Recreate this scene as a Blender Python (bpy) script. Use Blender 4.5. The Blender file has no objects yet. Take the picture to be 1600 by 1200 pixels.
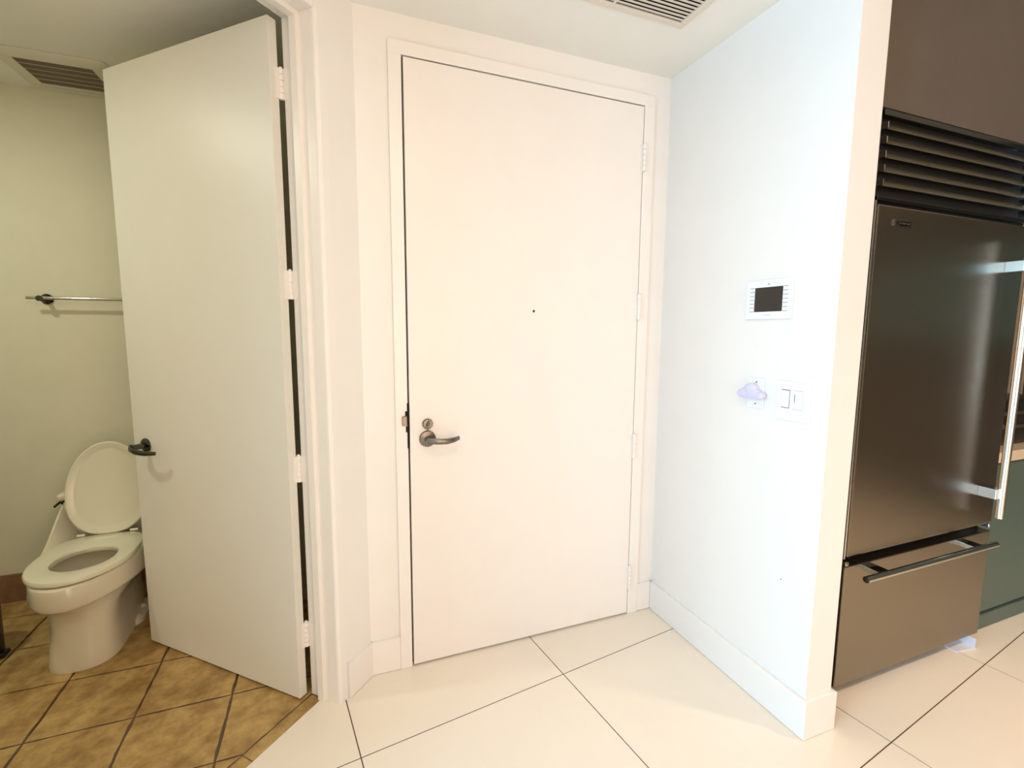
import bpy, bmesh, math, random
from mathutils import Vector, Matrix
random.seed(7)
SC = bpy.context.scene
COL = SC.collection
PI = math.pi
R2 = math.sqrt(2.0)

# ------------------------------------------------------------------ camera
F_PX, PITCH, YAW, ROLL, CAM_H = 743.35, 0.1139, 0.3696, 0.0060, 1.4362
fw = Vector((math.sin(YAW)*math.cos(PITCH), math.cos(YAW)*math.cos(PITCH), -math.sin(PITCH)))
r0 = Vector((math.cos(YAW), -math.sin(YAW), 0)); u0 = r0.cross(fw)
rr = r0*math.cos(ROLL) + u0*math.sin(ROLL); uu = -r0*math.sin(ROLL) + u0*math.cos(ROLL)
cd = bpy.data.cameras.new('camera'); cam = bpy.data.objects.new('camera', cd); COL.objects.link(cam)
cd.sensor_width = 36.0; cd.lens = 36.0*F_PX/1600.0; cd.clip_start = 0.02
m = Matrix.Identity(4)
for i in range(3):
    m[i][0] = rr[i]; m[i][1] = uu[i]; m[i][2] = -fw[i]
m[2][3] = CAM_H
cam.matrix_world = m
SC.camera = cam

# ------------------------------------------------------------------ world, lights, exposure
SC.view_settings.view_transform = 'Standard'; SC.view_settings.look = 'None'
SC.view_settings.gamma = 1.0; SC.view_settings.use_curve_mapping = False
SC.view_settings.exposure = -0.02
w = bpy.data.worlds.new('sky'); SC.world = w; w.use_nodes = True
w.node_tree.nodes['Background'].inputs[0].default_value = (0.75, 0.86, 1.0, 1)
w.node_tree.nodes['Background'].inputs[1].default_value = 0.5

def area(name, loc, target, sx, sy, power, col):
    l = bpy.data.lights.new(name, 'AREA'); l.shape = 'RECTANGLE'; l.size = sx; l.size_y = sy
    l.energy = power; l.color = col
    o = bpy.data.objects.new(name, l); COL.objects.link(o); o.location = loc
    o.rotation_euler = (Vector(target)-Vector(loc)).to_track_quat('-Z', 'Y').to_euler()
    return o
# daylight by the tall left window; warm fill added inside the glass doors
area('window_daylight', (-3.45, -0.20, 1.35), (3.0, 0.60, 1.30), 1.7, 2.1, 190, (0.36, 0.68, 1.0))
area('added_warm_fill', (0.9, -4.3, 1.3), (0.6, 0.0, 1.25), 3.4, 2.2, 126, (1.0, 0.685, 0.48))

# ------------------------------------------------------------------ materials
MATS = {}
def mat(name, col, rough=0.5, metal=0.0, noise=0.0, nscale=6.0, bump=0.0, bscale=80.0, spec=0.5, coat=0.0, col2=None, stretch=None, aniso=0.0):
    if name in MATS: return MATS[name]
    M = bpy.data.materials.new(name); M.use_nodes = True
    nt = M.node_tree; b = nt.nodes['Principled BSDF']
    b.inputs['Base Color'].default_value = (*col, 1); b.inputs['Roughness'].default_value = rough
    b.inputs['Metallic'].default_value = metal; b.inputs['Specular IOR Level'].default_value = spec
    b.inputs['Coat Weight'].default_value = coat
    if aniso: b.inputs['Anisotropic'].default_value = aniso
    tc = nt.nodes.new('ShaderNodeTexCoord'); src = tc.outputs['Object']
    if stretch:
        mp = nt.nodes.new('ShaderNodeMapping'); mp.inputs['Scale'].default_value = stretch
        nt.links.new(src, mp.inputs['Vector']); src = mp.outputs['Vector']
    if noise > 0 or col2:
        n = nt.nodes.new('ShaderNodeTexNoise'); n.inputs['Scale'].default_value = nscale; n.inputs['Detail'].default_value = 10; n.inputs['Roughness'].default_value = 0.65
        nt.links.new(src, n.inputs['Vector'])
        rp = nt.nodes.new('ShaderNodeValToRGB')
        c2 = col2 if col2 else tuple(max(0, c*(1-noise)) for c in col)
        rp.color_ramp.elements[0].color = (*c2, 1); rp.color_ramp.elements[1].color = (*col, 1)
        rp.color_ramp.elements[0].position = 0.35; rp.color_ramp.elements[1].position = 0.65
        nt.links.new(n.outputs['Fac'], rp.inputs['Fac']); nt.links.new(rp.outputs['Color'], b.inputs['Base Color'])
    if bump > 0:
        n2 = nt.nodes.new('ShaderNodeTexNoise'); n2.inputs['Scale'].default_value = bscale; n2.inputs['Detail'].default_value = 4
        nt.links.new(src, n2.inputs['Vector'])
        bp = nt.nodes.new('ShaderNodeBump'); bp.inputs['Strength'].default_value = bump; bp.inputs['Distance'].default_value = 0.004
        nt.links.new(n2.outputs['Fac'], bp.inputs['Height']); nt.links.new(bp.outputs['Normal'], b.inputs['Normal'])
    MATS[name] = M; return M

PAINT = mat('wall_paint', (0.86, 0.835, 0.79), 0.6, noise=0.02, bump=0.05, bscale=160)
CEIL = mat('ceiling_paint', (0.86, 0.86, 0.80), 0.7, noise=0.02, bump=0.05, bscale=120)
TRIM = mat('trim_enamel', (0.87, 0.84, 0.79), 0.35, noise=0.02)
DOORM = mat('door_enamel', (0.86, 0.82, 0.77), 0.4, noise=0.02, bump=0.03, bscale=60)
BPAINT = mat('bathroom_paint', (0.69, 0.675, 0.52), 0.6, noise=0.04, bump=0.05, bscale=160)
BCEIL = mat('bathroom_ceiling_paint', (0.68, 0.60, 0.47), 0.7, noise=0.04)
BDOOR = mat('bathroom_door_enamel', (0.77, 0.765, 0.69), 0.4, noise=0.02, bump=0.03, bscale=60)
TAUPE = mat('taupe_soffit', (0.125, 0.10, 0.076), 0.6, noise=0.08, bump=0.05, bscale=120)  # flat dark taupe for the soffit above the fridge
KWALL = mat('kitchen_wall_dark', (0.09, 0.07, 0.045), 0.6, noise=0.06)  # dark colour chosen so the upper fridge door reflects dark
TILE = mat('polished_tile', (0.88, 0.79, 0.67), 0.10, noise=0.03, nscale=3.0, spec=0.5)
GROUT = mat('dark_grout', (0.13, 0.08, 0.05), 0.9, noise=0.2)
BGROUT = mat('brown_grout', (0.11, 0.055, 0.022), 0.9, noise=0.35, nscale=20, bump=0.3)
STONE = mat('tan_stone', (0.56, 0.375, 0.14), 0.45, col2=(0.27, 0.15, 0.042), nscale=11.0, bump=1.0, bscale=34)
BBASE = mat('stone_skirting', (0.28, 0.15, 0.075), 0.5, noise=0.4, nscale=9, bump=0.2, bscale=30)
CERAM = mat('glazed_ceramic', (0.74, 0.68, 0.53), 0.10, spec=0.6, coat=0.3)
SEATM = mat('seat_plastic', (0.76, 0.73, 0.57), 0.2, spec=0.5)
CHROME = mat('chrome', (0.62, 0.60, 0.55), 0.12, 1.0)
DCHROME = mat('dark_chrome', (0.10, 0.095, 0.085), 0.14, 1.0)
NICKEL = mat('satin_nickel', (0.23, 0.205, 0.175), 0.28, 1.0, noise=0.2, nscale=60)
STEEL = mat('brushed_steel', (0.33, 0.28, 0.21), 0.27, 1.0, noise=0.10, nscale=30, stretch=(1, 1, 60), bump=0.04, bscale=60)
STEELB = mat('bright_steel', (0.75, 0.73, 0.70), 0.2, 1.0)
BLACK = mat('black_plastic', (0.012, 0.011, 0.010), 0.35, noise=0.2)
DARKV = mat('dark_void', (0.010, 0.008, 0.006), 0.9, noise=0.2)
WHITEP = mat('white_plastic', (0.86, 0.87, 0.87), 0.3, noise=0.01)
LILAC = mat('lilac_white_plastic', (0.66, 0.64, 0.84), 0.3, noise=0.01)
GREYM = mat('grey_mark', (0.30, 0.27, 0.27), 0.5, noise=0.05)
SCREEN = mat('dark_screen', (0.018, 0.015, 0.012), 0.15, noise=0.1)
VENTM = mat('vent_enamel', (0.74, 0.68, 0.58), 0.5, noise=0.03)
GRILLM = mat('vent_grille_plastic', (0.26, 0.22, 0.14), 0.6, noise=0.1)
TEAL = mat('sage_cabinet_paint', (0.088, 0.135, 0.112), 0.4, noise=0.05, bump=0.03)
COUNTER = mat('cream_counter', (0.72, 0.60, 0.45), 0.25, noise=0.12, nscale=40)
SPLASH = mat('backsplash_paint', (0.47, 0.43, 0.36), 0.5, noise=0.04)
ACRYL = mat('frosted_acrylic', (0.72, 0.75, 0.82), 0.15, spec=0.6)
BLUEBLK = mat('blue_black_plastic', (0.008, 0.012, 0.028), 0.3, noise=0.2)
TRIMB = mat('pale_band', (0.40, 0.33, 0.22), 0.3, 1.0)

# ------------------------------------------------------------------ helpers
class Mesh:
    """collects shapes in world coordinates"""
    def __init__(s): s.bm = bmesh.new()
    def box(s, x0, x1, y0, y1, z0, z1, M=None, bev=0.0, seg=2):
        b = bmesh.new(); bmesh.ops.create_cube(b, size=1.0)
        for v in b.verts:
            v.co = Vector((x0+(v.co.x+.5)*(x1-x0), y0+(v.co.y+.5)*(y1-y0), z0+(v.co.z+.5)*(z1-z0)))
        if bev > 0: bmesh.ops.bevel(b, geom=b.edges[:], offset=bev, segments=seg, affect='EDGES', profile=0.6)
        return s._merge(b, M)
    def prism(s, pts, h0, h1, M=None, bev=0.0, seg=2, bottom_bev=False):
        """pts 2D polygon (ccw), extruded along local z"""
        b = bmesh.new()
        lo = [b.verts.new((p[0], p[1], h0)) for p in pts]; hi = [b.verts.new((p[0], p[1], h1)) for p in pts]
        n = len(pts)
        b.faces.new(lo[::-1]); top = b.faces.new(hi)
        for i in range(n): b.faces.new((lo[i], lo[(i+1) % n], hi[(i+1) % n], hi[i]))
        bmesh.ops.recalc_face_normals(b, faces=b.faces[:])
        if bev > 0:
            ed = set(top.edges)
            if bottom_bev: ed = set(b.edges)
            bmesh.ops.bevel(b, geom=list(ed), offset=bev, segments=seg, affect='EDGES', profile=0.6)
        return s._merge(b, M)
    def lathe(s, prof, origin, axis, n=32):
        """prof: (r, h) along axis from origin"""
        ax = Vector(axis).normalized(); q = ax.to_track_quat('Z', 'Y').to_matrix().to_4x4(); q.translation = Vector(origin)
        b = bmesh.new(); rings = []
        for r, h in prof:
            if r < 1e-6: rings.append([b.verts.new((0, 0, h))])
            else: rings.append([b.verts.new((r*math.cos(2*PI*i/n), r*math.sin(2*PI*i/n), h)) for i in range(n)])
        for a, c in zip(rings, rings[1:]):
            for i in range(n):
                j = (i+1) % n
                if len(a) == 1 and len(c) > 1: b.faces.new((a[0], c[i], c[j]))
                elif len(c) == 1 and len(a) > 1: b.faces.new((a[i], a[j], c[0]))
                elif len(a) > 1: b.faces.new((a[i], a[j], c[j], c[i]))
        bmesh.ops.recalc_face_normals(b, faces=b.faces[:])
        return s._merge(b, q)
    def tube(s, path, radii, n=16, flat=1.0, up=(0, 0, 1)):
        b = bmesh.new(); P = [Vector(p) for p in path]
        if not isinstance(radii, (list, tuple)): radii = [radii]*len(P)
        rings = []
        for i, p in enumerate(P):
            t = (P[min(i+1, len(P)-1)]-P[max(i-1, 0)]).normalized()
            a = t.cross(Vector(up))
            if a.length < 1e-4: a = t.cross(Vector((1, 0, 0)))
            a.normalize(); c = a.cross(t).normalized()
            rings.append([b.verts.new(p+(a*math.cos(2*PI*k/n)*flat+c*math.sin(2*PI*k/n))*radii[i]) for k in range(n)])
        for A, B in zip(rings, rings[1:]):
            for k in range(n): b.faces.new((A[k], A[(k+1) % n], B[(k+1) % n], B[k]))
        b.faces.new(rings[0][::-1]); b.faces.new(rings[-1])
        bmesh.ops.recalc_face_normals(b, faces=b.faces[:])
        return s._merge(b, None)
    def loft(s, rings, cap0=True, cap1=True):
        b = bmesh.new(); R = [[b.verts.new(p) for p in r] for r in rings]; n = len(R[0])
        for A, B in zip(R, R[1:]):
            for k in range(n): b.faces.new((A[k], A[(k+1) % n], B[(k+1) % n], B[k]))
        if cap0: b.faces.new(R[0][::-1])
        if cap1: b.faces.new(R[-1])
        bmesh.ops.recalc_face_normals(b, faces=b.faces[:])
        return s._merge(b, None)
    def _merge(s, b, M):
        if M is not None: bmesh.ops.transform(b, matrix=M, verts=b.verts[:])
        t = bpy.data.meshes.new('t'); b.to_mesh(t); b.free(); s.bm.from_mesh(t); bpy.data.meshes.remove(t)
        return s
    def build(s, name, material, parent=None, smooth=False, label=None, kind=None, origin=None):
        bm = s.bm
        if parent is not None: base = world_loc(parent)
        elif origin is not None: base = Vector(origin)
        else:
            xs = [v.co for v in bm.verts]
            base = Vector(((min(c.x for c in xs)+max(c.x for c in xs))/2, (min(c.y for c in xs)+max(c.y for c in xs))/2, min(c.z for c in xs)))
        for v in bm.verts: v.co -= base
        me = bpy.data.meshes.new(name); bm.to_mesh(me); bm.free(); me.materials.append(material)
        if smooth:
            me.polygons.foreach_set('use_smooth', [True]*len(me.polygons))
            try: me.set_sharp_from_angle(angle=math.radians(38))
            except Exception: pass
        o = bpy.data.objects.new(name, me); COL.objects.link(o)
        if parent is not None: o.parent = parent
        else: o.location = base
        if label: o['label'] = label
        if kind: o['kind'] = kind
        return o
def world_loc(o):
    v = Vector((0, 0, 0))
    while o is not None: v += o.location; o = o.parent
    return v
def thing(name, loc, label, cat, group=None, kind=None):
    o = bpy.data.objects.new(name, None); COL.objects.link(o); o.location = loc; o.empty_display_size = 0.1
    o['label'] = label; o['category'] = cat
    if group: o['group'] = group
    if kind: o['kind'] = kind
    return o
def tag(o, label, cat, group=None, kind=None):
    o['label'] = label; o['category'] = cat
    if group: o['group'] = group
    if kind: o['kind'] = kind
    return o
def struct(mb, name, material, label, cat, smooth=False):
    return tag(mb.build(name, material, smooth=smooth), label, cat, kind='structure')
def B(*a, **k): return Mesh().box(*a, **k)

# diagonal frame of the bathroom wall: s along (1,1), n into the bathroom (-1,1)
DG = Matrix(((1/R2, -1/R2, 0, 0), (1/R2, 1/R2, 0, 0), (0, 0, 1, 0), (0, 0, 0, 1)))
def dg(s, n, z=0.0): return DG @ Vector((s, n, z))
def clip(poly, nx, ny, d):
    """keep nx*x+ny*y <= d"""
    out = []
    for i in range(len(poly)):
        a, b = poly[i], poly[(i+1) % len(poly)]
        fa, fb = nx*a[0]+ny*a[1]-d, nx*b[0]+ny*b[1]-d
        if fa <= 0: out.append(a)
        if fa*fb < 0:
            t = fa/(fa-fb); out.append((a[0]+t*(b[0]-a[0]), a[1]+t*(b[1]-a[1])))
    return out
def parea(p):
    return 0.5*sum(p[i][0]*p[(i+1) % len(p)][1]-p[(i+1) % len(p)][0]*p[i][1] for i in range(len(p)))

# ------------------------------------------------------------------ key dimensions (metres)
D = 1.910          # face of the entry door
WY = 1.926         # face of the entry wall
HC = 2.592         # ceiling
XR, XP, YP = 1.528, 1.657, 1.061      # stub wall beside the entry: left face, right face, free end
BH = 0.145         # skirting height
NB = 1.274         # face of diagonal wall, n coordinate
SJ = 1.268         # hinge jamb
NT = 1.362         # where white tile meets tan tile
XL, YB, XK = -3.6, -4.6, 4.6          # living room left, back, kitchen right
BYB = 3.14         # bathroom back wall

# ------------------------------------------------------------------ floors
fl = struct(B(XL-.1, XK+.1, YB-.1, 2.05, -0.05, -0.0012), 'floor', GROUT, 'cream polished tile floor of the entry with thin dark joints', 'floor')
base = world_loc(fl)
TA = math.radians(7.7); TS = 0.826; J = 0.0021
e1 = (math.cos(TA), math.sin(TA)); e2 = (-math.sin(TA), math.cos(TA)); O = (0.875, 1.642)
share = None
for i in range(-7, 7):
    for j in range(-9, 3):
        c = [(i*TS+J, j*TS+J), ((i+1)*TS-J, j*TS+J), ((i+1)*TS-J, (j+1)*TS-J), (i*TS+J, (j+1)*TS-J)]
        P = [(O[0]+a*e1[0]+b_*e2[0], O[1]+a*e1[1]+b_*e2[1]) for a, b_ in c]
        q = P
        for nx, ny, d in ((-1, 0, -XL), (1, 0, XK), (0, -1, -YB), (0, 1, 2.0), (-1/R2, 1/R2, NT)):
            q = clip(q, nx, ny, d)
            if len(q) < 3: break
        if len(q) < 3 or abs(parea(q)) < 0.003: continue
        full = len(q) == 4 and abs(abs(parea(q))-(TS-2*J)**2) < 1e-4
        if full and share is not None:
            o = bpy.data.objects.new('tile', share); COL.objects.link(o); o.parent = fl
            o.location = Vector((P[0][0], P[0][1], 0))-base; o.rotation_euler = (0, 0, TA)
        elif full:
            mb = Mesh().prism([(0, 0), (TS-2*J, 0), (TS-2*J, TS-2*J), (0, TS-2*J)], -0.0012, 0.0)
            o = mb.build('tile', TILE, origin=(0, 0, 0)); share = o.data; o.parent = fl
            o.location = Vector((P[0][0], P[0][1], 0))-base; o.rotation_euler = (0, 0, TA)
        else:
            Mesh().prism(q, -0.0012, 0.0).build('tile', TILE, fl)

bpoly = [(-2.35, 0.95), (-0.02, 0.95), (-0.02, 3.2), (-2.35, 3.2)]
bp = clip(bpoly, 1/R2, -1/R2, -NT)
bf = struct(Mesh().prism(bp, -0.05, -0.003), 'floor_bathroom', BGROUT, 'tan stone tile floor of the bathroom with rough brown joints', 'floor')
BX, BY, BT = -0.717, 2.005, 0.318
def rough_tile(q, jit=0.0042):
    """outline with chipped, uneven edges"""
    out = []; n = len(q)
    for i in range(n):
        a, b = Vector(q[i]), Vector(q[(i+1) % n]); L = (b-a).length
        k = max(1, int(L/0.035)); nr = Vector((-(b-a).y, (b-a).x)).normalized()
        for t in range(k):
            p = a+(b-a)*(t/k); out.append(tuple(p+nr*(random.random()*jit if t else 0.001)))
    return out
for i in range(-6, 4):
    for j in range(-5, 5):
        g = 0.0028
        q = [(BX+i*BT+g, BY+j*BT+g), (BX+(i+1)*BT-g, BY+j*BT+g), (BX+(i+1)*BT-g, BY+(j+1)*BT-g), (BX+i*BT+g, BY+(j+1)*BT-g)]
        for nx, ny, d in ((-1, 0, 2.3), (1, 0, -0.04), (0, 1, 3.16), (1/R2, -1/R2, -(NT+0.056))):
            q = clip(q, nx, ny, d)
            if len(q) < 3: break
        if len(q) < 3 or abs(parea(q)) < 0.0004: continue
        if parea(q) < 0: q = q[::-1]
        t = random.uniform(-0.0005, 0.0008)
        Mesh().prism(rough_tile(q), -0.004, 0.001+t, bev=0.0018, seg=1).build('tile', STONE, bf)
# border strip along the doorway
for k in range(-3, 5):
    s0, s1 = SJ-0.002-0.30*(k+1), SJ-0.004-0.30*k
    if s0 < 0.3: s0 = 0.34
    if s1-s0 < 0.02: continue
    q = [(s0, NT+0.001), (s1, NT+0.001), (s1, NT+0.052), (s0, NT+0.052)]
    if k < 0: continue
    w_ = [tuple((DG @ Vector((a, b_, 0)))[:2]) for a, b_ in q]
    Mesh().prism(rough_tile(w_, 0.001), -0.004, 0.001, bev=0.0015, seg=1).build('border_tile', STONE, bf)

# ------------------------------------------------------------------ ceilings
struct(Mesh().prism([(XL, YB), (XP, YB), (XP, 3.3), (XL, 3.3)], HC, HC+0.15), 'ceiling', CEIL, 'cream painted ceiling above the entry', 'ceiling')
struct(B(XP, XK, YB, 2.1, 2.80, 2.95), 'ceiling_kitchen', CEIL, 'higher ceiling over the kitchen', 'ceiling')

# ------------------------------------------------------------------ walls
we = Mesh()
we.box(0.0, 0.243, WY, WY+0.15, 0, HC); we.box(1.434, XP, WY, WY+0.15, 0, HC); we.box(0.243, 1.434, WY, WY+0.15, 2.495, HC)
struct(we, 'wall_entry', PAINT, 'cream painted wall around the flush entry door', 'wall')
struct(B(XR, XP, YP, WY, 0, HC), 'wall_right', PAINT, 'white stub wall carrying the wall panel and switches, beside the fridge', 'wall')
wd = Mesh()
sC = (WY+0.0)*R2 - NB   # s where diagonal meets entry wall:  y=(s+n)/R2=WY
wd.prism([(1.308, NB), (sC, NB), (sC+0.10, NB+0.12), (1.308, NB+0.143)], 0, HC, M=DG)
wd.prism([(-0.10, NB), (0.310, NB), (0.310, NB+0.143), (-0.10, NB+0.143)], 0, HC, M=DG)
wd.prism([(0.310, NB), (1.308, NB), (1.308, NB+0.143), (0.310, NB+0.143)], 2.5255, HC, M=DG)
struct(wd, 'wall_diagonal', PAINT, 'narrow cream diagonal wall with the bathroom doorway in it', 'wall')
e = dg(-0.10, NB)
struct(B(XL, e.x+0.02, e.y, e.y+0.12, 0, HC), 'wall_living', PAINT, 'cream wall of the living room left of the camera', 'wall')
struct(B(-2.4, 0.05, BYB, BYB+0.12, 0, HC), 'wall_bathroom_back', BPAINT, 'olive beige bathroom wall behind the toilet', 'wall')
struct(Mesh().prism([tuple(dg(1.285, 1.4185)[:2]), (0.0, 1.93), (0.0, BYB), (-0.55, BYB), (-0.55, 2.62), (-0.092, 2.62)], 0, HC), 'wall_bathroom_right', BPAINT, 'olive beige bathroom wall behind the open door, with an unseen block shading the hinge gap', 'wall')  # hidden block shaped to keep the gap at the hinges dark
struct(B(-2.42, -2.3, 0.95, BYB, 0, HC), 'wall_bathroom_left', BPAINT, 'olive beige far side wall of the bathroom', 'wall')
# living room shell with its two glazed openings
WZ0, WZ1 = 0.25, 2.45
wl = Mesh()
wl.box(XL-.12, XL, YB, -1.05, 0, HC); wl.box(XL-.12, XL, 0.65, 1.3, 0, HC)
wl.box(XL-.12, XL, -1.05, 0.65, 0, WZ0); wl.box(XL-.12, XL, -1.05, 0.65, WZ1, HC)
struct(wl, 'wall_left', PAINT, 'cream living room wall with a tall window', 'wall')
wb = Mesh()
wb.box(XL, -0.8, YB-.12, YB, 0, HC); wb.box(2.6, XK, YB-.12, YB, 0, 2.95); wb.box(-0.8, 2.6, YB-.12, YB, 2.4, 2.95)
struct(wb, 'wall_back', PAINT, 'living room wall with glass doors behind the camera', 'wall')
struct(B(XK, XK+.12, YB, 2.1, 0, 2.95), 'wall_kitchen', KWALL, 'unseen kitchen side wall, coloured dark for the fridge reflection', 'wall')
struct(B(XP, XK, 1.82, 1.94, 0, 2.95), 'wall_kitchen_back', SPLASH, 'beige grey wall behind the kitchen counter', 'wall')
struct(B(XP, 2.80, 1.150, 1.80, 2.20, 2.795), 'wall_soffit', TAUPE, 'dark taupe soffit above the fridge grille', 'wall')
struct(B(XP-0.02, XP, YB, YP, HC+0.15, 2.80), 'trim_1', PAINT, 'drop between the entry ceiling and the kitchen ceiling', 'trim')
# window and glass doors
def glazed(name, label, along, c, a0, a1, z0, z1, bars):
    fr = Mesh()
    def bx(u0, u1, v0, v1):
        if along == 'y': fr.box(c-.03, c+.03, u0, u1, v0, v1, bev=.004)
        else: fr.box(u0, u1, c-.03, c+.03, v0, v1, bev=.004)
    t = thing(name, (c, (a0+a1)/2, z0) if along == 'y' else ((a0+a1)/2, c, z0), label, 'window', kind='structure')
    bx(a0, a1, z0, z0+.06); bx(a0, a1, z1-.06, z1); bx(a0, a0+.06, z0, z1); bx(a1-.06, a1, z0, z1)
    for k in range(1, bars): u = a0+(a1-a0)*k/bars; bx(u-.03, u+.03, z0, z1)
    fr.build('window_frame', TRIM, t)
    g = bpy.data.materials.get('window_glass')
    if g is None:
        g = bpy.data.materials.new('window_glass'); g.use_nodes = True; nt = g.node_tree
        nt.nodes.remove(nt.nodes['Principled BSDF']); tr = nt.nodes.new('ShaderNodeBsdfTransparent'); tr.inputs[0].default_value = (0.93, 0.97, 0.96, 1)
        gl = nt.nodes.new('ShaderNodeBsdfGlossy'); gl.inputs['Roughness'].default_value = 0.02
        mx = nt.nodes.new('ShaderNodeMixShader'); mx.inputs[0].default_value = 0.07
        nt.links.new(tr.outputs[0], mx.inputs[1]); nt.links.new(gl.outputs[0], mx.inputs[2]); nt.links.new(mx.outputs[0], nt.nodes['Material Output'].inputs[0])
    for k in range(bars):
        u0, u1 = a0+(a1-a0)*k/bars+.03, a0+(a1-a0)*(k+1)/bars-.03
        (B(c-.004, c+.004, u0, u1, z0+.05, z1-.05) if along == 'y' else B(u0, u1, c-.004, c+.004, z0+.05, z1-.05)).build('pane', g, t)
glazed('window_1', 'tall three-pane window in the living room wall', 'y', XL-.06, -1.05, 0.65, WZ0, WZ1, 3)
glazed('window_2', 'sliding glass doors behind the camera', 'x', YB-.06, -0.8, 2.6, 0.0, 2.4, 3)

# ------------------------------------------------------------------ skirtings
def skirt(name, mbx, label): return struct(mbx, name, TRIM, label, 'baseboard')
T = 0.014
sk = Mesh().prism([(XR-T, YP-T), (XP+T, YP-T), (XP+T, YP+.08), (XP, YP+.08), (XP, YP), (XR, YP), (XR, WY-T), (XR-T, WY-T)], 0.0018, BH, bev=.002)
skirt('baseboard_right', sk, 'white baseboard along the stub wall and around its end')
sk = Mesh().box(1.4345, XR-T, WY-T, WY, 0.0018, BH, bev=.002)
skirt('baseboard_entry', sk, 'short white baseboard between the entry door frame and the stub wall')
ci = (WY-T)*R2-(NB-T)
sk = Mesh().prism([(1.312, NB-T), (ci, NB-T), (sC, NB), (1.312, NB)], 0.0018, BH, M=DG)
c0 = dg(ci, NB-T).x
sk.box(c0, 0.2425, WY-T, WY, 0.0018, BH)
skirt('baseboard_diagonal', sk, 'white baseboard turning from the diagonal wall to the entry door frame')
struct(B(-2.3, -0.55, BYB-0.012, BYB, 0, 0.152, bev=.003), 'baseboard_bathroom', BBASE, 'brown stone baseboard along the bathroom back wall', 'baseboard')

# ------------------------------------------------------------------ entry door
X0, X1, H = 0.2985, 1.3735, 2.440
d1 = thing('door_1', ((X0+X1)/2, D, 0), 'tall flush cream entry door with satin lever and four hinges', 'door', kind='structure')
FZ = 2.4465
FY0 = D+0.001
lj = B(0.243, 0.2915, FY0, WY+0.12, 0, FZ, bev=.002).build('jamb', TRIM, d1)
rj = B(1.3775, 1.434, FY0, WY+0.12, 0, FZ, bev=.002).build('jamb', TRIM, d1)
B(0.243, 1.434, FY0, WY+0.12, FZ, 2.495, bev=.002).build('head_jamb', TRIM, d1)
B(0.2915, 1.3775, D+0.052, WY+0.13, 0, FZ).build('dark_gap_sheet', DARKV, d1)  # near-black sheet standing in for the shade in the door gaps
slab = B(X0, X1, D, D+0.045, 0.008, H, bev=.0015).build('door_slab', DOORM, d1)
B(0.297, 1.376, D+0.03, D+0.06, 0.0005, 0.009).build('threshold_seal', DARKV, d1)
def hinge(parent, c, z, axis_dir, r=0.0075, h=0.115, leaf=None, split=5):
    """butt hinge: knuckles around a vertical pin, two leaves"""
    hk = Mesh()
    hk.lathe([(0, 0), (r*.7, 0), (r*.7, h), (0, h)], (c[0], c[1], z-h/2), (0, 0, 1), 12)
    g = h/split
    for k in range(split): hk.lathe([(0, 0.0010), (r, 0.0010), (r, g-0.0010), (0, g-0.0010)], (c[0], c[1], z-h/2+k*g), (0, 0, 1), 14)
    hk.lathe([(0, h+.007), (r*.6, h+.005), (r*.9, h), (0, h)], (c[0], c[1], z-h/2), (0, 0, 1), 12)
    o = hk.build('hinge', TRIM, parent, smooth=True)
    for a, b in leaf:
        P, Q = Vector(a), Vector(b); dd = (Q-P); n = Vector((-dd.y, dd.x)).normalized()*0.0014
        Mesh().prism([tuple(P-n), tuple(Q-n), tuple(Q+n), tuple(P+n)], z-h/2, z+h/2).build('hinge_leaf', TRIM, o)
    return o
for z in (2.217, 1.545, 0.874, 0.198):
    hinge(d1, (1.3768, D-0.0075), z, 0, r=0.009, h=0.118, leaf=[((1.362, D-0.0014), (1.374, D-0.0014)), ((1.3785, D-0.0004), (1.392, D-0.0004))])
# lever set
hx, hz = 0.369, 0.990
ro = Mesh().lathe([(0, 0.001), (0.034, 0.001), (0.034, 0.006), (0.031, 0.010), (0.022, 0.012), (0.0145, 0.014), (0.0135, 0.045), (0.0, 0.045)], (hx, D, hz), (0, -1, 0), 36)
lv = ro.build('lever_set', NICKEL, d1, smooth=True)
pts = [(hx-0.006, D-0.046, hz), (hx+0.012, D-0.056, hz), (hx+0.04, D-0.062, hz-0.003), (hx+0.07, D-0.062, hz-0.004), (hx+0.10, D-0.056, hz-0.001), (hx+0.122, D-0.046, hz+0.004)]
Mesh().tube(pts, [0.013, 0.0125, 0.0120, 0.0115, 0.0105, 0.0085], 14, flat=0.55).build('lever', NICKEL, lv, smooth=True)
db = Mesh().lathe([(0, 0.001), (0.0215, 0.001), (0.0215, 0.008), (0.018, 0.012), (0.0, 0.013)], (hx+.001, D, 1.052), (0, -1, 0), 28).build('deadbolt', NICKEL, d1, smooth=True)
Mesh().tube([(hx-.005, D-.018, 1.040), (hx+.001, D-.022, 1.052), (hx+.007, D-.018, 1.066)], [.004, .0055, .004], 10, flat=0.6).build('thumb_turn', NICKEL, db, smooth=True)
Mesh().tube([(hx+.001, D-.013, 1.034), (hx+.001, D-.012, 1.022)], .002, 8).build('key_stem', NICKEL, db, smooth=True)
Mesh().lathe([(0, -0.002), (0.0055, -0.002), (0.0055, 0.001), (0.004, 0.0022), (0, 0.0015)], (0.839, D, 1.516), (0, -1, 0), 20).build('peephole', BLACK, d1, smooth=True)
sp = B(0.2885, 0.2935, D-0.0015, D+0.03, 0.955, 1.140, bev=.001).build('strike_plate', DARKV, d1)
B(0.268, 0.288, D-0.007, D+0.001, 1.050, 1.088, bev=.002).build('latch_guard', NICKEL, d1)
B(0.281, 0.2885, D-0.003, D+0.001, 1.088, 1.108, bev=.001).build('worn_lip', DARKV, sp)
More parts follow.
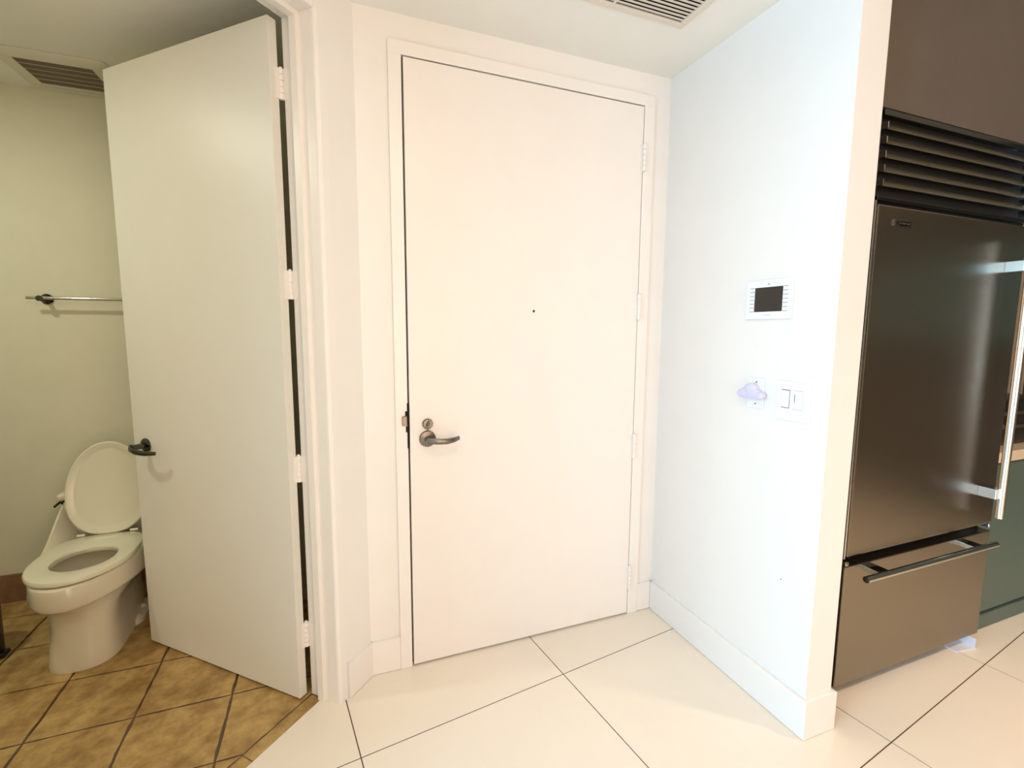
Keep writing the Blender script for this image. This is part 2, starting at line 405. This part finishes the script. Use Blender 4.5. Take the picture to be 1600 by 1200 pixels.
B(0.283, 0.2885, D-0.003, D+0.001, 1.022, 1.046, bev=.001).build('worn_lip', DARKV, sp)

# ------------------------------------------------------------------ bathroom doorway + door
N0, N1 = NB-0.003, 1.418
hp = dg(SJ, N0)
d2 = thing('door_2', (hp.x, hp.y, 0), 'tall grey-green flush bathroom door standing open at a right angle', 'door', kind='structure')
BT2 = 2.475
def jambprof(sgn, s):
    # (s, n) outline of a hollow metal frame with a raised stop
    k = sgn
    P = [(s+.042*k, N0), (s+.012*k, N0), (s+.005*k, N0+.003), (s+.001*k, N0+.008), (s, N0+.015), (s, 1.340), (s-.016*k, 1.341), (s-.016*k, 1.369), (s, 1.370), (s, N1), (s+.042*k, N1)]
    return P
pj = jambprof(1, SJ)
Mesh().prism(pj[::-1], 0, BT2+.05, M=DG).build('jamb', TRIM, d2)
SL = 0.352
Mesh().prism(jambprof(-1, SL), 0, BT2+.05, M=DG).build('jamb', TRIM, d2)
hd = [(N0, BT2+.05), (N0, BT2+.012), (N0+.003, BT2+.005), (N0+.008, BT2+.001), (N0+.015, BT2), (1.340, BT2), (1.341, BT2-.016), (1.369, BT2-.016), (1.370, BT2), (N1, BT2), (N1, BT2+.05)]
# polygon (n,z) extruded along s
MX = DG @ Matrix(((0, 0, 1, 0), (1, 0, 0, 0), (0, 1, 0, 0), (0, 0, 0, 1)))
Mesh().prism(hd, SL, SJ, M=MX).build('head_jamb', TRIM, d2)
# door leaf: hinge edge near n=1.43, swung into the bathroom; slight over-swing
HS, HN = 1.2610, 1.4245            # hinge pin
ang = math.radians(1.4)
LM = DG @ Matrix.Translation((1.2530, 1.428, 0)) @ Matrix.Rotation(ang, 4, 'Z')
# local: x = -s side thickness, y = +n along the leaf
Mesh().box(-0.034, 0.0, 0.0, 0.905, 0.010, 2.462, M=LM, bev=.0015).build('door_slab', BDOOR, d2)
for z in (2.263, 1.589, 0.914, 0.254):
    c = dg(HS, HN)
    a0 = dg(1.240, 1.4262); a1 = dg(1.2555, 1.4262)
    b0 = dg(SJ-.0012, 1.402); b1 = dg(SJ-.0012, 1.4245)
    hinge(d2, (c.x, c.y), z, 0, r=0.0080, h=0.10, leaf=[((a0.x, a0.y), (a1.x, a1.y)), ((b0.x, b0.y), (b1.x, b1.y))])
fc = LM @ Vector((-0.034, 0.822, 0.932)); ax = (LM.to_3x3() @ Vector((-1, 0, 0)))
lb = Mesh().lathe([(0, 0), (0.031, 0), (0.031, 0.005), (0.026, 0.010), (0.013, 0.012), (0.012, 0.040), (0.014, 0.058), (0, 0.060)], fc, ax, 28).build('lever_set', DCHROME, d2, smooth=True)
pl = [LM @ Vector((-0.034-a, b, 0.932-c)) for a, b, c in ((.046, .848, .002), (.058, .828, .006), (.064, .79, .012), (.060, .735, .014), (.046, .69, .012))]
Mesh().tube(pl, [.013, .0135, .012, .0105, .008], 14, flat=0.7).build('lever', DCHROME, lb, smooth=True)
# far-side lever
fc2 = LM @ Vector((0.0, 0.822, 0.932))
lb2 = Mesh().lathe([(0, 0), (0.031, 0), (0.031, 0.005), (0.026, 0.010), (0.013, 0.012), (0.012, 0.045), (0, 0.047)], fc2, -ax, 24).build('lever_set', DCHROME, d2, smooth=True)
pl = [LM @ Vector((a, b, 0.932)) for a, b in ((.046, .845), (.052, .80), (.05, .73))]
Mesh().tube(pl, [.010, .011, .008], 12, flat=0.7).build('lever', DCHROME, lb2, smooth=True)

# ------------------------------------------------------------------ toilet
CX = -1.035
def egg(z, yf, yb, hw, cx=CX, n=44, yw=None, sq=2.6, z_of=None, fq=2.0):
    """plan outline, pointed round front (low y), squarer back"""
    yw = yf+(yb-yf)*0.52 if yw is None else yw
    out = []
    for i in range(n):
        t = 2*PI*i/n; s_, c_ = math.sin(t), math.cos(t)
        if c_ >= 0: x, y = hw*math.copysign(abs(s_)**(2/fq), s_), yw-(yw-yf)*abs(c_)**(2/fq)
        else:
            x = hw*math.copysign(abs(s_)**(2/sq), s_); y = yw+(yb-yw)*abs(c_)**(2/sq)
        out.append((cx+x, y, z if z_of is None else z_of(y)))
    return out
toi = thing('toilet', (CX, 2.70, 0), 'white one-piece toilet with its lid up against the bathroom wall', 'toilet')
bowl = Mesh().loft([egg(0.001, 2.372, 3.00, .124, yw=2.52, fq=2.5), egg(.02, 2.370, 3.00, .124, yw=2.52, fq=2.5), egg(.10, 2.385, 3.0, .116, yw=2.52, fq=2.5), egg(.18, 2.398, 3.0, .113, yw=2.52, fq=2.4), egg(.235, 2.390, 3.02, .124, yw=2.53, fq=2.2),
    egg(.274, 2.360, 3.05, .150), egg(.294, 2.322, 3.08, .178), egg(.306, 2.300, 3.09, .196), egg(.311, 2.292, 3.09, .201), egg(.315, 2.290, 3.09, .202), egg(.326, 2.287, 3.09, .203), egg(.390, 2.285, 3.10, .1985), egg(.401, 2.288, 3.10, .1965), egg(.405, 2.294, 3.09, .192),
    egg(.405, 2.37, 2.70, .125), egg(.36, 2.375, 2.70, .122), egg(.28, 2.42, 2.66, .095), egg(.22, 2.48, 2.62, .05)])
bowl.build('bowl', CERAM, toi, smooth=True)
# tank with sloping cheeks
tk = Mesh().box(CX-.212, CX+.212, 2.885, 3.128, 0.36, 0.585, bev=.03, seg=4)
for sg in (-1, 1):
    rings = []
    for y, zt in ((2.46, .390), (2.54, .402), (2.62, .418), (2.70, .445), (2.78, .488), (2.85, .533), (2.90, .570), (2.94, .580)):
        xo, xi = CX+sg*.214, CX+sg*.128
        k = min(1.0, (y-2.46)/.36); xo = CX+sg*(.160+.054*k**.6)
        rings.append([(xi, y, .37), (xo-sg*.015, y, .37), (xo, y, zt-.012), (xo-sg*.004, y, zt-.003), (xo-sg*.013, y, zt), (xo-sg*.024, y, zt-.005-(zt-.40)*.10), (CX+sg*.160, y, .402+(zt-.40)*.32), (xi, y, .402)])
    tk.loft(rings)
tk.build('tank', CERAM, toi, smooth=True)
Mesh().box(CX-.220, CX+.220, 2.875, 3.134, 0.592, 0.625, bev=.012, seg=3).build('tank_lid', CERAM, toi, smooth=True)
# flush lever
fl_ = Mesh().lathe([(0, 0), (.012, 0), (.012, .008), (0, .010)], (CX-.212, 2.925, .575), (-1, 0, 0), 16)
fl_.tube([(CX-.224, 2.925, .575), (CX-.228, 2.90, .572), (CX-.228, 2.875, .568)], [.006, .006, .005], 10).build('flush_lever', DCHROME, toi, smooth=True)
# seat: a ring with rounded edges
def ring(z, k): return egg(z, 2.303+k, 2.800-k, .186-k, yw=2.56, sq=3.2)
def rin(z, k): return egg(z, 2.405-k, 2.640+k, .108+k, cx=CX+.010, yw=2.515)
st = Mesh().loft([rin(.410, .002), ring(.410, .006), ring(.414, .001), ring(.424, 0), ring(.431, .004), ring(.434, .012), rin(.434, .012), rin(.431, .004), rin(.424, .0), rin(.410, .002)], cap0=False, cap1=False)
st.build('seat', SEATM, toi, smooth=True)
# lid, standing and leaning back
LA = math.radians(10.5)
def lidring(d, k, w=.170):
    out = []
    n = 48
    for i in range(n):
        t = 2*PI*i/n; s_, c_ = math.sin(t), math.cos(t)
        L0, L1, mid = 0.0+k, 0.452-k, 0.20
        if c_ >= 0: x, v = (w-k)*s_, mid+(L1-mid)*c_
        else: x = (w-k)*math.copysign(abs(s_)**(2/3.0), s_)*(1-0.22*abs(c_)**1.5); v = mid-(mid-L0)*abs(c_)**(2/3.0)
        out.append((CX+x, 2.792+v*math.sin(LA)+d*math.cos(LA), .431+v*math.cos(LA)-d*math.sin(LA)))
    return out
ld = Mesh().loft([lidring(.022, .012), lidring(.018, .002), lidring(.008, 0), lidring(.001, .002), lidring(-.002, .006), lidring(-.001, .012), lidring(.009, .030), lidring(.012, .040)])
lid = ld.build('lid', SEATM, toi, smooth=True)
for sg in (-1, 1):
    Mesh().tube([(CX+sg*.105-.016, 2.795, .436), (CX+sg*.105+.016, 2.795, .436)], .007, 14).build('hinge', SEATM, lid, smooth=True)
ft = Mesh().lathe([(0, 0), (.016, 0), (.014, .012), (.006, .019), (0, .020)], (CX+.115, 2.79, .028), (0.3, 0, 1), 16)
Mesh().loft([egg(0.001, 2.62, 2.93, .145, yw=2.72), egg(.022, 2.62, 2.93, .145, yw=2.72), egg(.034, 2.64, 2.92, .125, yw=2.72)]).build('foot', CERAM, toi, smooth=True)
ft.build('bolt_cap', CERAM, toi, smooth=True)

# ------------------------------------------------------------------ towel bar
tb = thing('towel_bar', (-1.0, BYB, 1.577), 'slim chrome towel bar on the bathroom wall above the toilet', 'towel bar')
Mesh().tube([(-1.372, 3.072, 1.578), (-0.62, 3.072, 1.578)], .0075, 14).build('bar', CHROME, tb, smooth=True)
for x in (-1.320, -0.69):
    p = Mesh().lathe([(0, 0), (.026, 0), (.026, .006), (.018, .012), (.011, .02), (.010, .060), (.014, .066), (.014, .078), (0, .080)], (x, BYB-.001, 1.576), (0, -1, 0), 24).build('post', DCHROME, tb, smooth=True)

# ------------------------------------------------------------------ bathroom ceiling vent
bv = thing('exhaust_fan_cover', (-1.07, 2.90, HC), 'square beige exhaust fan cover with dark mesh on the bathroom ceiling', 'vent')
vx0, vx1, vy0, vy1 = -1.275, -0.865, 2.725, 3.085
gx0, gx1, gy0, gy1 = -1.208, -0.932, 2.782, 3.024
def rrect(x0, x1, y0, y1, r, n=6):
    out = []
    for cx, cy, a in ((x1-r, y1-r, 0), (x0+r, y1-r, 90), (x0+r, y0+r, 180), (x1-r, y0+r, 270)):
        for k in range(n+1):
            t = math.radians(a+90*k/n); out.append((cx+r*math.cos(t), cy+r*math.sin(t)))
    return out
def rr3(x0, x1, y0, y1, r, z): return [(x, y, z) for x, y in rrect(x0, x1, y0, y1, r)]
Mesh().loft([rr3(vx0, vx1, vy0, vy1, .035, HC-.001), rr3(vx0, vx1, vy0, vy1, .035, HC-.008), rr3(vx0+.01, vx1-.01, vy0+.01, vy1-.01, .03, HC-.016),
    rr3(gx0, gx1, gy0, gy1, .002, HC-.020), rr3(gx0, gx1, gy0, gy1, .002, HC-.006)], cap0=True, cap1=False).build('cover', mat('fan_cover_plastic', (0.72, 0.70, 0.58), 0.5, noise=.03), bv, smooth=True)
B(gx0-.002, gx1+.002, gy0-.002, gy1+.002, HC-.007, HC-.004).build('cavity', DARKV, bv)
gr = Mesh(); k = 0.0072
for i in range(int((gx1-gx0)/k)): gr.box(gx0+i*k, gx0+i*k+.0018, gy0, gy1, HC-.0175, HC-.015)
for i in range(int((gy1-gy0)/k)): gr.box(gx0, gx1, gy0+i*k, gy0+i*k+.0018, HC-.0175, HC-.015)
gr.build('mesh_grille', GRILLM, bv, kind='stuff')
for i in range(1, 5):
    y = gy0+(gy1-gy0)*i/5; B(gx0, gx1, y-.0012, y+.0012, HC-.0185, HC-.015).build('rib', VENTM, bv)

# ------------------------------------------------------------------ entry ceiling vent
cv = thing('ceiling_vent', (1.0, 1.42, HC), 'rectangular louvred air vent in the entry ceiling', 'vent')
ax0, ax1, ay0, ay1 = 0.665, 1.309, 1.22, 1.604; FWv = 0.028
frm = [B(ax0, ax1, ay1-FWv, ay1, HC-.008, HC-.0005, bev=.003), B(ax0, ax1, ay0, ay0+FWv, HC-.008, HC-.0005, bev=.003),
       B(ax0, ax0+FWv, ay0+FWv, ay1-FWv, HC-.008, HC-.0005, bev=.003), B(ax1-FWv, ax1, ay0+FWv, ay1-FWv, HC-.008, HC-.0005, bev=.003)]
for f_ in frm: f_.build('frame', VENTM, cv)
B(ax0+FWv, ax1-FWv, ay0+FWv, ay1-FWv, HC-.0012, HC-.0006).build('cavity', DARKV, cv)
B(0.985, 0.993, ay0+FWv, ay1-FWv, HC-.009, HC-.002, bev=.001).build('divider', VENTM, cv)
y = ay1-FWv-.014; sh = None; n = 0
while y > ay0+FWv+.004:
    if sh is None:
        Msl = Matrix.Translation((0, 0, 0)) @ Matrix.Rotation(math.radians(14), 4, 'X')
        o = Mesh().box(-(ax1-ax0)/2+FWv, (ax1-ax0)/2-FWv, -.0067, .0067, -.0006, .0006, M=Msl).build('slat', VENTM, origin=(0, 0, 0)); sh = o.data
    else:
        o = bpy.data.objects.new('slat', sh); COL.objects.link(o)
    o.parent = cv; o.location = Vector(((ax0+ax1)/2, y, HC-.0055))-world_loc(cv)
    y -= 0.0175

# ------------------------------------------------------------------ wall controls on the stub wall (face x = XR, looking to -x)
def px(y0, y1, z0, z1, t0, t1, bev=0.0): return B(XR-t1, XR-t0, y0, y1, z0, z1, bev=bev)
tp = thing('touch_panel', (XR, 1.318, 1.48), 'white wall touch panel with a dark screen, above the switches', 'control panel')
px(1.219, 1.414, 1.480, 1.624, .0005, .010, .004).build('bezel', WHITEP, tp)
px(1.2555, 1.3745, 1.5075, 1.597, .008, .0108, .0005).build('screen', SCREEN, tp)
for k in range(7):
    z = 1.5085+k*(1.596-1.5085)/6
    for ya, yb in ((1.377, 1.396), (1.234, 1.253)):
        px(ya, yb, z-.0011, z+.0011, .0095, .0105).build('button_line', GREYM, tp)
for k in range(6):
    z = 1.5158+k*(1.596-1.5085)/6
    px(1.237, 1.250, z-.004, z+.004, .0095, .0115, .0008).build('button', WHITEP, tp)
    px(1.379, 1.393, z-.004, z+.004, .0095, .0115, .0008).build('button', WHITEP, tp)
px(1.312, 1.320, 1.6065, 1.609, .0095, .0105).build('sensor', BLACK, tp)
px(1.300, 1.330, 1.4935, 1.4965, .0097, .0104).build('maker_mark', mat('pale_grey_mark', (.60, .60, .62), .5, noise=.05), tp)

ot = thing('outlet', (XR, 1.348, 1.145), 'white outlet plate beside the switches, mostly covered by a plug-in', 'outlet')
px(1.312, 1.384, 1.143, 1.259, .0005, .006, .002).build('plate', WHITEP, ot)
for z in (1.243, 1.160): Mesh().lathe([(0, 0), (.0032, 0), (.0025, .0012), (0, .0014)], (XR-.0058, 1.346, z), (-1, 0, 0), 12).build('screw', BLACK, ot)
px(1.331, 1.365, 1.172, 1.231, .005, .0068, .001).build('receptacle', WHITEP, ot)
cl = thing('cloud_night_light', (XR-.007, 1.35, 1.16), 'small lilac-white cloud-shaped plug-in on the outlet', 'night light')
# cloud outline in (y,z): union of circles traced as one outline
circ = [(1.356, 1.208, .030), (1.398, 1.195, .0155), (1.312, 1.1945, .0145), (1.378, 1.200, .020), (1.334, 1.201, .019)]
CM = Matrix(((0, 0, -1, XR), (1, 0, 0, 0), (0, 1, 0, 0), (0, 0, 0, 1)))   # local (x,y,z)->(XR - z, x, y)
cb_ = Mesh()
for cy, cz, r in circ: cb_.lathe([(0, .0072), (r*.96, .0072), (r, .010), (r, .026), (r*.93, .031), (r*.75, .035), (0, .0375)], (XR, cy, cz), (-1, 0, 0), 28)
cb_.box(1.306, 1.400, 1.1800, 1.196, .0072, .033, M=CM, bev=.004)
cb_.build('body', LILAC, cl, smooth=True)
Mesh().box(1.306, 1.322, 1.184, 1.208, .010, .030, M=CM, bev=.003).build('sensor_cap', WHITEP, cl)
Mesh().box(1.345, 1.349, 1.192, 1.200, .0055, .0074, M=CM).build('prong', NICKEL, cl)

sw = thing('light_switch', (XR, 1.19, 1.12), 'white two-gang switch plate nearest the wall end', 'switch')
px(1.124, 1.257, 1.120, 1.260, .0005, .006, .0025).build('plate', WHITEP, sw)
a = px(1.2015, 1.2355, 1.163, 1.230, .0045, .0068, .0005).build('rocker_frame', GREYM, sw)
px(1.2035, 1.2335, 1.1665, 1.2265, .0055, .0105, .0015).build('rocker', WHITEP, sw)
px(1.1515, 1.1905, 1.1615, 1.2305, .0045, .0066, .0005).build('dimmer_frame', mat('pale_grey_mark', (.6, .6, .62), .5), sw)
dm = px(1.1535, 1.1885, 1.164, 1.228, .0055, .0085, .001).build('dimmer', WHITEP, sw)
px(1.158, 1.1755, 1.168, 1.217, .0078, .0105, .0012).build('paddle', WHITEP, dm)
px(1.1800, 1.1816, 1.188, 1.216, .0078, .0092).build('slider_slot', BLACK, dm)
# nail mark low on the wall
tag(Mesh().lathe([(0, 0), (.003, 0), (.0024, .0012), (0, .0016)], (XR-.0003, 1.189, .528), (-1, 0, 0), 10).build('nail', GREYM), 'tiny grey nail head low on the white stub wall', 'nail')

# ------------------------------------------------------------------ refrigerator
FY = 1.145
fx0, fx1 = 1.800, 2.780
rf = thing('refrigerator', ((fx0+fx1)/2, 1.45, 0), 'tall brushed steel built-in refrigerator with louvred grille and freezer drawer', 'refrigerator')
B(fx0, fx1, FY+.045, 1.80, 0.045, 2.195).build('body', BLACK, rf)
dr = B(fx0+.012, fx1-.006, FY, FY+.045, 0.583, 1.880, bev=.004).build('door', STEEL, rf)
B(fx0, fx0+.008, FY+.002, FY+.045, 0.575, 1.895, bev=.002).build('edge_trim', STEELB, rf)
dw = B(fx0+.006, fx1-.006, FY, FY+.045, 0.046, 0.545, bev=.004).build('drawer', STEEL, rf)
B(fx0+.004, fx0+.022, FY-.004, FY+.04, 0.549, 0.566, bev=.003).build('hinge_cap', STEELB, rf)
B(fx1-.030, fx1-.014, FY-.004, FY+.04, 0.562, 0.579, bev=.003).build('hinge_cap', STEELB, rf)
# door handle
dh = Mesh().tube([(2.676, 1.082, 0.640), (2.676, 1.082, 1.815)], .0145, 20).build('handle', STEELB, dr, smooth=True)
for z in (0.748, 1.706): B(2.636, 2.688, 1.084, FY+.001, z-.022, z+.022, bev=.002).build('handle_bracket', STEELB, dr)
# drawer handle
Mesh().tube([(1.832, 1.082, 0.522), (2.680, 1.082, 0.522)], .0125, 18).build('handle', CHROME, dw, smooth=True)
for x in (1.945, 2.565): B(x-.028, x+.028, 1.084, FY+.001, .511, .531, bev=.002).build('handle_bracket', CHROME, dw)
# nameplate
npz = B(1.893, 1.999, FY-.003, FY+.001, 1.811, 1.836, bev=.001).build('nameplate', NICKEL, dr)
B(1.896, 1.908, FY-.0042, FY-.002, 1.813, 1.834, bev=.0005).build('plate_end', CHROME, npz)
NM = Matrix(((1, 0, 0, 0), (0, 0, -1, FY-.0025), (0, 1, 0, 0), (0, 0, 0, 1)))   # (x, z, out)
el = [(1.955+.040*math.cos(2*PI*i/28), 1.8235+.0085*math.sin(2*PI*i/28)) for i in range(28)]
Mesh().prism(el, 0, .0014, M=NM).build('oval_emblem', DCHROME, npz)
for kk in range(5):
    x = 1.926+kk*.0135; B(x, x+.008, FY-.0046, FY-.0036, 1.8205, 1.8265).build('emblem_letter', CHROME, npz)
# grille
gl = B(fx0, fx1, FY+.02, FY+.05, 1.885, 2.195).build('grille', BLACK, rf)
B(fx0, fx1, FY-.002, FY+.03, 2.172, 2.192, bev=.002).build('grille_rail', DCHROME, rf)
B(fx0, fx1, FY-.002, FY+.03, 1.892, 1.906, bev=.002).build('grille_rail', DCHROME, rf)
SLM = mat('grille_slat_steel', (0.30, 0.27, 0.19), 0.35, 1.0, noise=0.1)
shd = None
for z in (2.142, 2.095, 2.048, 2.001, 1.954):
    if shd is None:
        Mr = Matrix.Rotation(math.radians(58), 4, 'X')
        o = Mesh().box(-(fx1-fx0)/2+.02, (fx1-fx0)/2-.06, -.014, .014, -.0015, .0015, M=Mr).build('slat', SLM, origin=(0, 0, 0)); shd = o.data
    else:
        o = bpy.data.objects.new('slat', shd); COL.objects.link(o)
    o.parent = rf; o.location = Vector(((fx0+fx1)/2, FY+.006, z))-world_loc(rf)
for x in (fx0+.012, fx1-.058):
    for z in (2.142, 2.095, 2.048, 2.001, 1.954):
        B(x, x+.004, FY-.008, FY+.02, z-.012, z+.008).build('slat_clip', STEELB, rf)
B(fx1-.05, fx1, FY-.004, FY+.03, 1.906, 2.172).build('grille_side', DCHROME, rf)
ac = Mesh().prism([(2.60, 1.135), (2.715, 1.120), (2.715, 1.20), (2.60, 1.20)], 0.0, 0.004).box(2.711, 2.716, 1.122, 1.20, .003, .045).box(2.600, 2.716, 1.196, 1.201, .003, .045)
ac.build('levelling_foot', ACRYL, rf)
fp = B(XP+.001, fx0-.004, 1.175, 1.195, 0.0, 2.20).build('shade_gap_strip', DARKV); tag(fp, 'dark strip standing in for the shaded gap between the stub wall and the fridge', 'panel')  # near-black strip put in for the shade between wall and fridge

# ------------------------------------------------------------------ kitchen counter beyond the fridge
cb = thing('base_cabinet', (3.45, 1.5, 0), 'sage green base cabinet right of the fridge', 'cabinet')
B(fx1+.004, 4.10, 1.222, 1.80, 0.0, 0.828).build('body', TEAL, cb)
for a_, b_ in ((fx1+.008, 3.42), (3.426, 4.09)):
    dd = B(a_, b_, 1.202, 1.221, 0.085, 0.822, bev=.002).build('door', TEAL, cb)
    Mesh().tube([(b_-.03, 1.175, .60), (b_-.03, 1.175, .76)], .005, 10).build('handle', NICKEL, dd, smooth=True)
B(fx1+.006, 4.10, 1.196, 1.221, 0.0, 0.074, bev=.002).build('plinth', TEAL, cb)
ctp = B(fx1+.002, 4.12, 1.192, 1.815, 0.832, 0.882, bev=.003).build('countertop', COUNTER); tag(ctp, 'cream stone worktop on the sage cabinet', 'countertop')
ap = thing('toaster_oven', (3.32, 1.42, .882), 'black countertop oven with two pale bands behind the fridge handle', 'appliance')
B(2.98, 3.52, 1.262, 1.62, 0.884, 1.105, bev=.02, seg=3).build('body', BLACK, ap, smooth=True)
B(3.035, 3.48, 1.255, 1.264, 1.035, 1.052, bev=.002).build('band', TRIMB, ap)
B(3.035, 3.48, 1.255, 1.264, 0.968, 0.985, bev=.002).build('band', TRIMB, ap)
Mesh().lathe([(0, 0), (.014, 0), (.012, .018), (0, .02)], (3.012, 1.262, .985), (0, -1, 0), 16).build('knob', CHROME, ap, smooth=True)

# ------------------------------------------------------------------ waste bin at the picture's left edge
bn = thing('waste_bin', (-1.497, 2.60, 0), 'blue-black pedal bin left of the toilet', 'bin')
Mesh().lathe([(0, .002), (.118, .002), (.122, .01), (.124, .30), (.120, .305), (0, .306)], (-1.497, 2.60, 0), (0, 0, 1), 40).build('body', BLUEBLK, bn, smooth=True)
Mesh().lathe([(.124, .307), (.126, .312), (.122, .335), (.08, .352), (0, .358)], (-1.497, 2.60, 0), (0, 0, 1), 40).build('lid', BLUEBLK, bn, smooth=True)
Mesh().box(-1.388, -1.360, 2.585, 2.635, .004, .022, bev=.006, seg=3).build('pedal', BLUEBLK, bn, smooth=True)

# ------------------------------------------------------------------ ceiling lamps (fixture + light); the kitchen one is added to brighten its floor
def downlight(x, y, z, power, col, size, name, label, spread=180):
    t = thing(name, (x, y, z), label, 'lamp')
    Mesh().lathe([(size*.5, -.001), (size*.62, -.001), (size*.62, -.006), (size*.5, -.010), (size*.5, -.001)], (x, y, z), (0, 0, 1), 28).build('trim_ring', TRIM, t, smooth=True)
    em = bpy.data.materials.get('lamp_lens_'+name)
    if em is None:
        em = bpy.data.materials.new('lamp_lens_'+name); em.use_nodes = True
        b = em.node_tree.nodes['Principled BSDF']; b.inputs['Emission Color'].default_value = (*col, 1); b.inputs['Emission Strength'].default_value = 6.0
    Mesh().lathe([(0, -.004), (size*.5, -.004), (size*.5, -.001), (0, -.001)], (x, y, z), (0, 0, 1), 28).build('lens', em, t)
    l = bpy.data.lights.new(name+'_light', 'AREA'); l.shape = 'DISK'; l.size = size; l.energy = power; l.color = col; l.spread = math.radians(spread)
    o = bpy.data.objects.new(name+'_light', l); COL.objects.link(o); o.location = (x, y, z-.013)
    return t
downlight(0.35, 0.35, HC, 9, (1.0, .77, .55), .16, 'downlight', 'round recessed downlight in the entry ceiling in front of the door')
downlight(-1.70, 2.05, HC, 12.5, (1.0, .965, .78), .12, 'bathroom_downlight', 'round recessed downlight in the bathroom ceiling')
downlight(2.70, 0.00, 2.80, 15, (1.0, .76, .55), .14, 'kitchen_fill_downlight', 'added downlight brightening the kitchen floor, in the ceiling in front of the fridge', spread=100)
# ------------------------------------------------------------------ out-of-view cabinets on the kitchen side wall, added to tint the fridge's reflection
for i_, (ya, yb) in enumerate(((-0.95, -0.32), (-0.315, 0.315), (0.32, 0.95))):
    wc = thing('added_wall_cabinet', (XK-.17, (ya+yb)/2, 1.38), 'sage green cabinet added to tint the fridge reflection, on the kitchen side wall, ' + ('farthest from the counter', 'middle one of three', 'nearest the counter')[i_], 'cabinet', group='unseen cabinets added for the fridge reflection')
    B(XK-.33, XK-.001, ya, yb, 1.38, 2.02).build('body', TEAL, wc)
    wdr = B(XK-.352, XK-.331, ya+.003, yb-.003, 1.383, 2.017, bev=.002).build('door', TEAL, wc)
    Mesh().tube([(XK-.372, yb-.05, 1.42), (XK-.372, yb-.05, 1.56)], .005, 10).build('handle', NICKEL, wdr, smooth=True)
